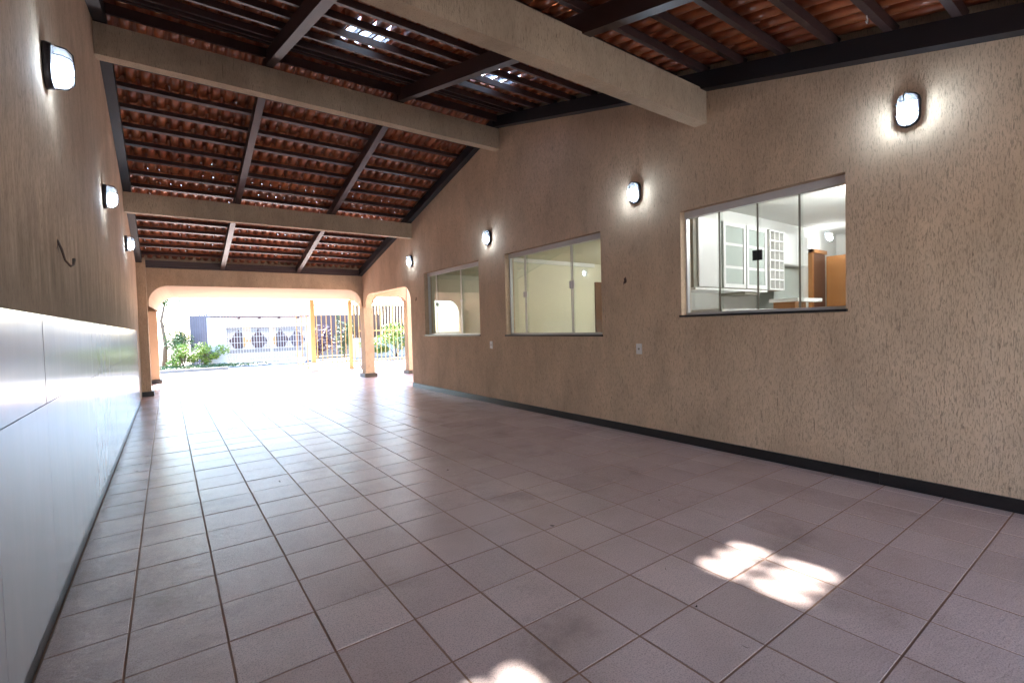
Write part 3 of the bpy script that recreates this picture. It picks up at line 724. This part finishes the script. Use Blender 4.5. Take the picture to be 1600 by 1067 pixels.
# ------------------------------------------------------------------ sliding gate
q = MB(); q.box(6.0, 8.4, 14.34, 14.37, 2.235, 2.27); tag(q.obj('gate_track', M['bluegrey']), 'thin dark grey rail above the right end of the bar gate', 'rail')
gt = thing('sliding_gate', 'cream painted metal bar gate with scroll band along its top, slid open', 'gate', (5.5, 14.25, 0))
GY = 14.25; gx0, gx1 = 3.42, 8.6
for x in [gx0+0.0+0.148*k for k in range(int((gx1-gx0)/0.148)+1)]:
    q = MB(); q.box(x-0.011, x+0.011, GY-0.011, GY+0.011, 0.10, 2.06); q.obj('bar', M['gatepaint'], gt)
for z, h in ((0.07, 0.035), (0.22, 0.03), (2.04, 0.03), (2.20, 0.03)):
    q = MB(); q.box(gx0, gx1, GY-0.016, GY+0.016, z, z+h); q.obj('rail', M['gatepaint'], gt)
q = MB(); q.box(5.35, gx1, GY-0.014, GY+0.014, 1.19, 1.23); q.obj('rail', M['gatepaint'], gt)
q = MB(); x = gx0+0.06
while x < gx1:
    for s_ in (1, -1):
        pts = [(x+s_*0.032*math.cos(t*0.6)*(1-t*0.07), GY, 2.137+s_*0.04*math.sin(t*0.6)*(1-t*0.07)) for t in range(9)]
        q.tube(pts, 0.0085, 5)
    x += 0.088
q.obj('scroll_band', M['rust'], gt)
q = MB(); x = gx0+0.06
while x < gx1:
    pts = [(x+0.045*math.cos(t*0.785), GY, 0.162+0.035*math.sin(t*0.785)) for t in range(8)]; q.tube(pts, 0.007, 5, True); x += 0.11
q.obj('ring_band', M['rust'], gt)
for x, lab in ((3.86, 'thick cream gate post on a square block, left of the two'), (5.02, 'thin cream gate post in the middle of the bars')):
    th = thing('gate_post', lab, 'post', (x, GY-0.12, 0), 'gate posts')
    w_ = 0.062 if x < 4 else 0.05
    q = MB(); q.box(x-w_, x+w_, GY-0.12-w_, GY-0.12+w_, 0.001, 2.22); q.obj('shaft', M['gatepaint'], th)
    if x < 4: q = MB(); q.box(x-0.13, x+0.13, GY-0.25, GY-0.02, 0.001, 0.27, 0.01); q.obj('base_block', M['extwhite'], th)
    else: q = MB(); q.box(x-0.07, x+0.07, GY-0.19, GY-0.06, 0.001, 0.05); q.obj('base_block', M['gatepaint'], th)
# ------------------------------------------------------------------ street
q = MB(); q.box(-40, 40, 14.35, 15.3, -0.055, 0.0); q.obj('pavement', M['conc'], kind='structure')
q = MB(); q.box(-40, 40, 15.3, 18.0, -0.055, -0.03); q.obj('road', M['asphalt'], kind='structure')
q = MB(); q.box(-40, 1.9, 18.0, 18.14, -0.05, 0.07); q.obj('kerb', M['kerb'], kind='structure')
q = MB(); q.box(1.9, 40, 18.0, 20.1, -0.055, 0.0); q.obj('driveway', M['conc'], kind='structure')
q = MB(); q.box(-40, 1.9, 18.14, 20.6, -0.05, 0.04); q.obj('verge', M['soil'], kind='structure')
def leaves(cx, cy, cz, rx, ry, rz, n, size, mat, name, seed, lump=5, parent=None, kind=None):
    r = random.Random(seed); q = MB(); cl = [(r.gauss(0, .5), r.gauss(0, .5), r.gauss(0, .45), r.uniform(.35, .6)) for _ in range(lump)]
    for _ in range(n):
        c = cl[r.randrange(lump)]; d = Vector((r.gauss(0, 1), r.gauss(0, 1), r.gauss(0, 1))).normalized()*c[3]*(r.random()**0.35)
        p = Vector((cx+(c[0]+d.x)*rx, cy+(c[1]+d.y)*ry, max(0.04, cz+(c[2]+d.z)*rz)))
        a = Vector((r.gauss(0, 1), r.gauss(0, 1), r.gauss(0, .6))).normalized(); b_ = a.orthogonal().normalized(); b_.rotate(Matrix.Rotation(r.uniform(0, 6.28), 3, a))
        s_ = size*r.uniform(.6, 1.3); q.face([p-a*s_, p+b_*s_*0.45, p+a*s_, p-b_*s_*0.45])
    return q.obj(name, mat, parent, kind)
def shrub(lab, cx, cy, h, rx, n, size, mat, seed, cat='shrub', grp=None):
    t = thing('shrub', lab, cat, (cx, cy, 0.03), grp); r = random.Random(seed+50)
    q = MB()
    for _ in range(7):
        e = (cx+r.uniform(-.5, .5)*rx, cy+r.uniform(-.4, .4)*rx, h*r.uniform(.5, .85)); q.tube([(cx, cy, 0.03), ((cx+e[0])/2+.03, (cy+e[1])/2, e[2]*.55), e], [0.018, 0.012, 0.005], 5)
    q.obj('stems', M['bark'], t); leaves(cx, cy, h*0.58, rx, rx*0.8, h*0.42, n, size, mat, 'foliage', seed, 9, t)
shrub('round dark green bush behind the kerb, left of the dark sheet fence', 0.55, 20.9, 1.65, 0.50, 1500, 0.05, M['leafB'], 1)
shrub('yellow green leafy bush beside the white pillar across the street', 1.30, 19.75, 0.95, 0.48, 2200, 0.045, M['leafA'], 2)
shrub('pale yellow green bush in front of the dark green one', 0.62, 19.7, 0.9, 0.42, 1400, 0.045, M['leafA'], 3)
shrub('purple leaved shrub seen between the gate bars', 5.55, 20.6, 1.5, 0.65, 1800, 0.06, M['leafC'], 4)
shrub('light green hedge plant behind the right end of the gate', 8.3, 18.4, 1.15, 1.0, 3200, 0.06, M['leafA'], 5)
shrub('narrow green plant behind the middle gate post', 6.35, 19.4, 1.9, 0.32, 1000, 0.05, M['leafB'], 6)
shrub('green hedge plant behind the right end of the gate, further back', 10.2, 18.7, 1.5, 1.1, 3000, 0.06, M['leafB'], 8)
leaves(0.2, 19.3, 0.06, 2.6, 0.8, 0.06, 5000, 0.035, M['leafB'], 'grass', 9, 40, kind='stuff')
tr = thing('street_tree', 'slender tree with thin foliage at the left edge of the entrance opening', 'tree', (0.10, 21.5, 0))
q = MB(); q.tube([(0.05, 21.5, 0), (0.12, 21.5, 0.9), (0.02, 21.5, 1.8), (0.18, 21.5, 2.6)], [0.09, 0.07, 0.055, 0.03], 8); q.tube([(0.05, 21.5, 1.5), (0.35, 21.4, 2.1), (0.45, 21.4, 2.5)], [0.04, 0.03, 0.015], 6); q.obj('trunk', M['bark'], tr)
leaves(0.30, 21.5, 2.75, 0.55, 0.5, 0.42, 700, 0.06, M['leafB'], 'crown', 12, 7, tr)
q = MB(); q.box(2.03, 5.6, 18.7, 20.09, -0.05, 0.012); q.obj('ramp', M['ramp_shade'], kind='structure')  # gate's cast shadow painted into the ramp as a dark blue-grey colour
# dark sheet fence, white pillar and wall
sf = thing('sheet_fence', 'dark blue grey ribbed sheet fence beyond the bushes', 'fence', (1.2, 22, 0))
for k in range(9):
    a = 0.95+k*0.075; q = MB(); q.box(a, a+0.070, 22.0-k*0.1, 22.03-k*0.1, 0, 1.98+k*0.012+(0.0 if k % 2 else .02)); q.obj('sheet', M['bluegrey'], sf)
q = MB(); q.box(1.12, 1.15, 22.05, 22.08, 0, 2.3); q.obj('post', M['bluegrey'], sf)
nh = thing('neighbour_house', 'white walled house across the street with a tiled canopy edge and arched dark doors', 'house', (4, 22, 0))
NY = 20.0
q = MB(); q.box(1.45, 2.02, NY, NY+0.35, 0, 1.86); q.obj('gate_pillar', M['extwhite'], nh)
q = MB(); q.box(2.02, 5.0, NY, NY+0.3, 1.50, 1.86); q.obj('lintel', M['extwhite'], nh)
q = MB(); q.box(5.0, 5.25, NY, NY+0.3, 0, 1.86); q.obj('gate_pillar', M['extwhite'], nh)
q = MB(); q.box(2.02, 5.0, NY-0.005, NY-0.001, 1.655, 1.672); q.obj('groove', M['bluegrey'], nh)
for k in range(4):
    q = MB(); q.box(2.45+k*0.72, 2.52+k*0.72, NY-0.22, NY-0.006, 1.80, 1.87); q.obj('bracket', M['extdark'], nh)
k = 0; x = 1.85
while x < 5.2:
    q = MB(); r = 0.045; vs = []
    for (yy, zz, rr_) in ((NY-0.30, 1.875, r), (NY+0.35, 2.02, r)):
        for i in range(6): t = math.pi*i/5; vs.append((x+0.05+rr_*math.cos(t), yy, zz+rr_*math.sin(t)))
    q.raw(vs, [(i, i+1, 7+i, 6+i) for i in range(5)], True); q.obj('canopy_tile', M['rtile'], nh); x += 0.1
q = MB(); q.box(1.0, 9.5, 23.6, 23.8, 0, 2.05); q.obj('facade', M['lilac'], nh)
for x, w_ in ((2.65, .42), (3.62, .42), (4.75, .40)):
    q = MB(); pts = [(x-w_/2, 0.5), (x+w_/2, 0.5)]+[(x+w_/2*math.cos(math.pi*i/8), 1.45+0.28*math.sin(math.pi*i/8)) for i in range(9)]
    q.raw([(a, 23.598, b_) for a, b_ in pts]+[(a, 23.57, b_) for a, b_ in pts], [tuple(range(11)), tuple(range(11, 22))]+[(i, (i+1) % 11, 11+(i+1) % 11, 11+i) for i in range(11)]); q.obj('arched_door', M['extdark'], nh)
for a, c in ((3.0, 3.35), (4.1, 4.4)): q = MB(); q.box(a, c, 23.5, 23.565, 0.6, 1.5); q.obj('ochre_panel', M['ochre'], nh)
q = MB(); q.box(1.0, 9.5, 23.3, 23.59, 0.0, 0.52); q.obj('plinth', M['kerb'], nh)
# patterned gate
pg = thing('patterned_gate', 'white metal gate across the street with ring lattice and four diamond openings', 'gate', (3.5, NY+0.1, 0))
PG0, PG1 = 2.03, 4.99
q = MB()
for z in (0.06, 1.46): q.box(PG0, PG1, NY+0.08, NY+0.12, z, z+0.04)
for x in (PG0, 3.62, PG1-0.04): q.box(x, x+0.04, NY+0.078, NY+0.122, 0.1, 1.46)
q.obj('gate_frame', M['extwhite'], pg)
x = PG0+0.1
while x < PG1-0.05:
    q = MB(); q.box(x-0.006, x+0.006, NY+0.094, NY+0.106, 0.1, 1.46); q.obj('bar', M['extwhite'], pg); x += 0.098
for z in (0.42, 0.62, 0.86, 1.1, 1.28):
    q = MB(); q.box(PG0+0.04, PG1-0.04, NY+0.107, NY+0.115, z-0.006, z+0.006); q.obj('cross_rod', M['extwhite'], pg)
q = MB(); dc = [2.47, 3.17, 3.98, 4.62]
j = 0; z = 0.13
while z < 1.45:
    x = PG0+0.06+(0.024 if j % 2 else 0)
    while x < PG1-0.05:
        ins = any(abs(x-c)/0.34+abs(z-0.92)/0.47 < 1 for c in dc) or 0.44 < z < 0.56
        if not ins:
            q.tube([(x+0.019*math.cos(t*math.pi/3), NY+0.09, z+0.019*math.sin(t*math.pi/3)) for t in range(6)], 0.0065, 3, True)
        x += 0.048
    z += 0.043; j += 1
q.obj('ring_lattice', M['extwhite'], pg, kind='stuff')
bf = thing('slatted_fence', 'brown vertical slat fence behind the right side of the bar gate', 'fence', (8.5, 19.8, 0))
x = 6.9
while x < 11.5:
    q = MB(); q.box(x, x+0.12, 19.8, 19.83, 0.9, 2.35); q.obj('slat', M['brown'], bf); x += 0.15
q = MB(); q.box(6.8, 11.6, 19.85, 20.0, 0, 0.98); q.obj('base_wall', M['extwhite'], bf)
q = MB(); q.box(6.8, 11.6, 19.84, 19.87, 1.3, 1.4); q.obj('rail', M['brown'], bf)
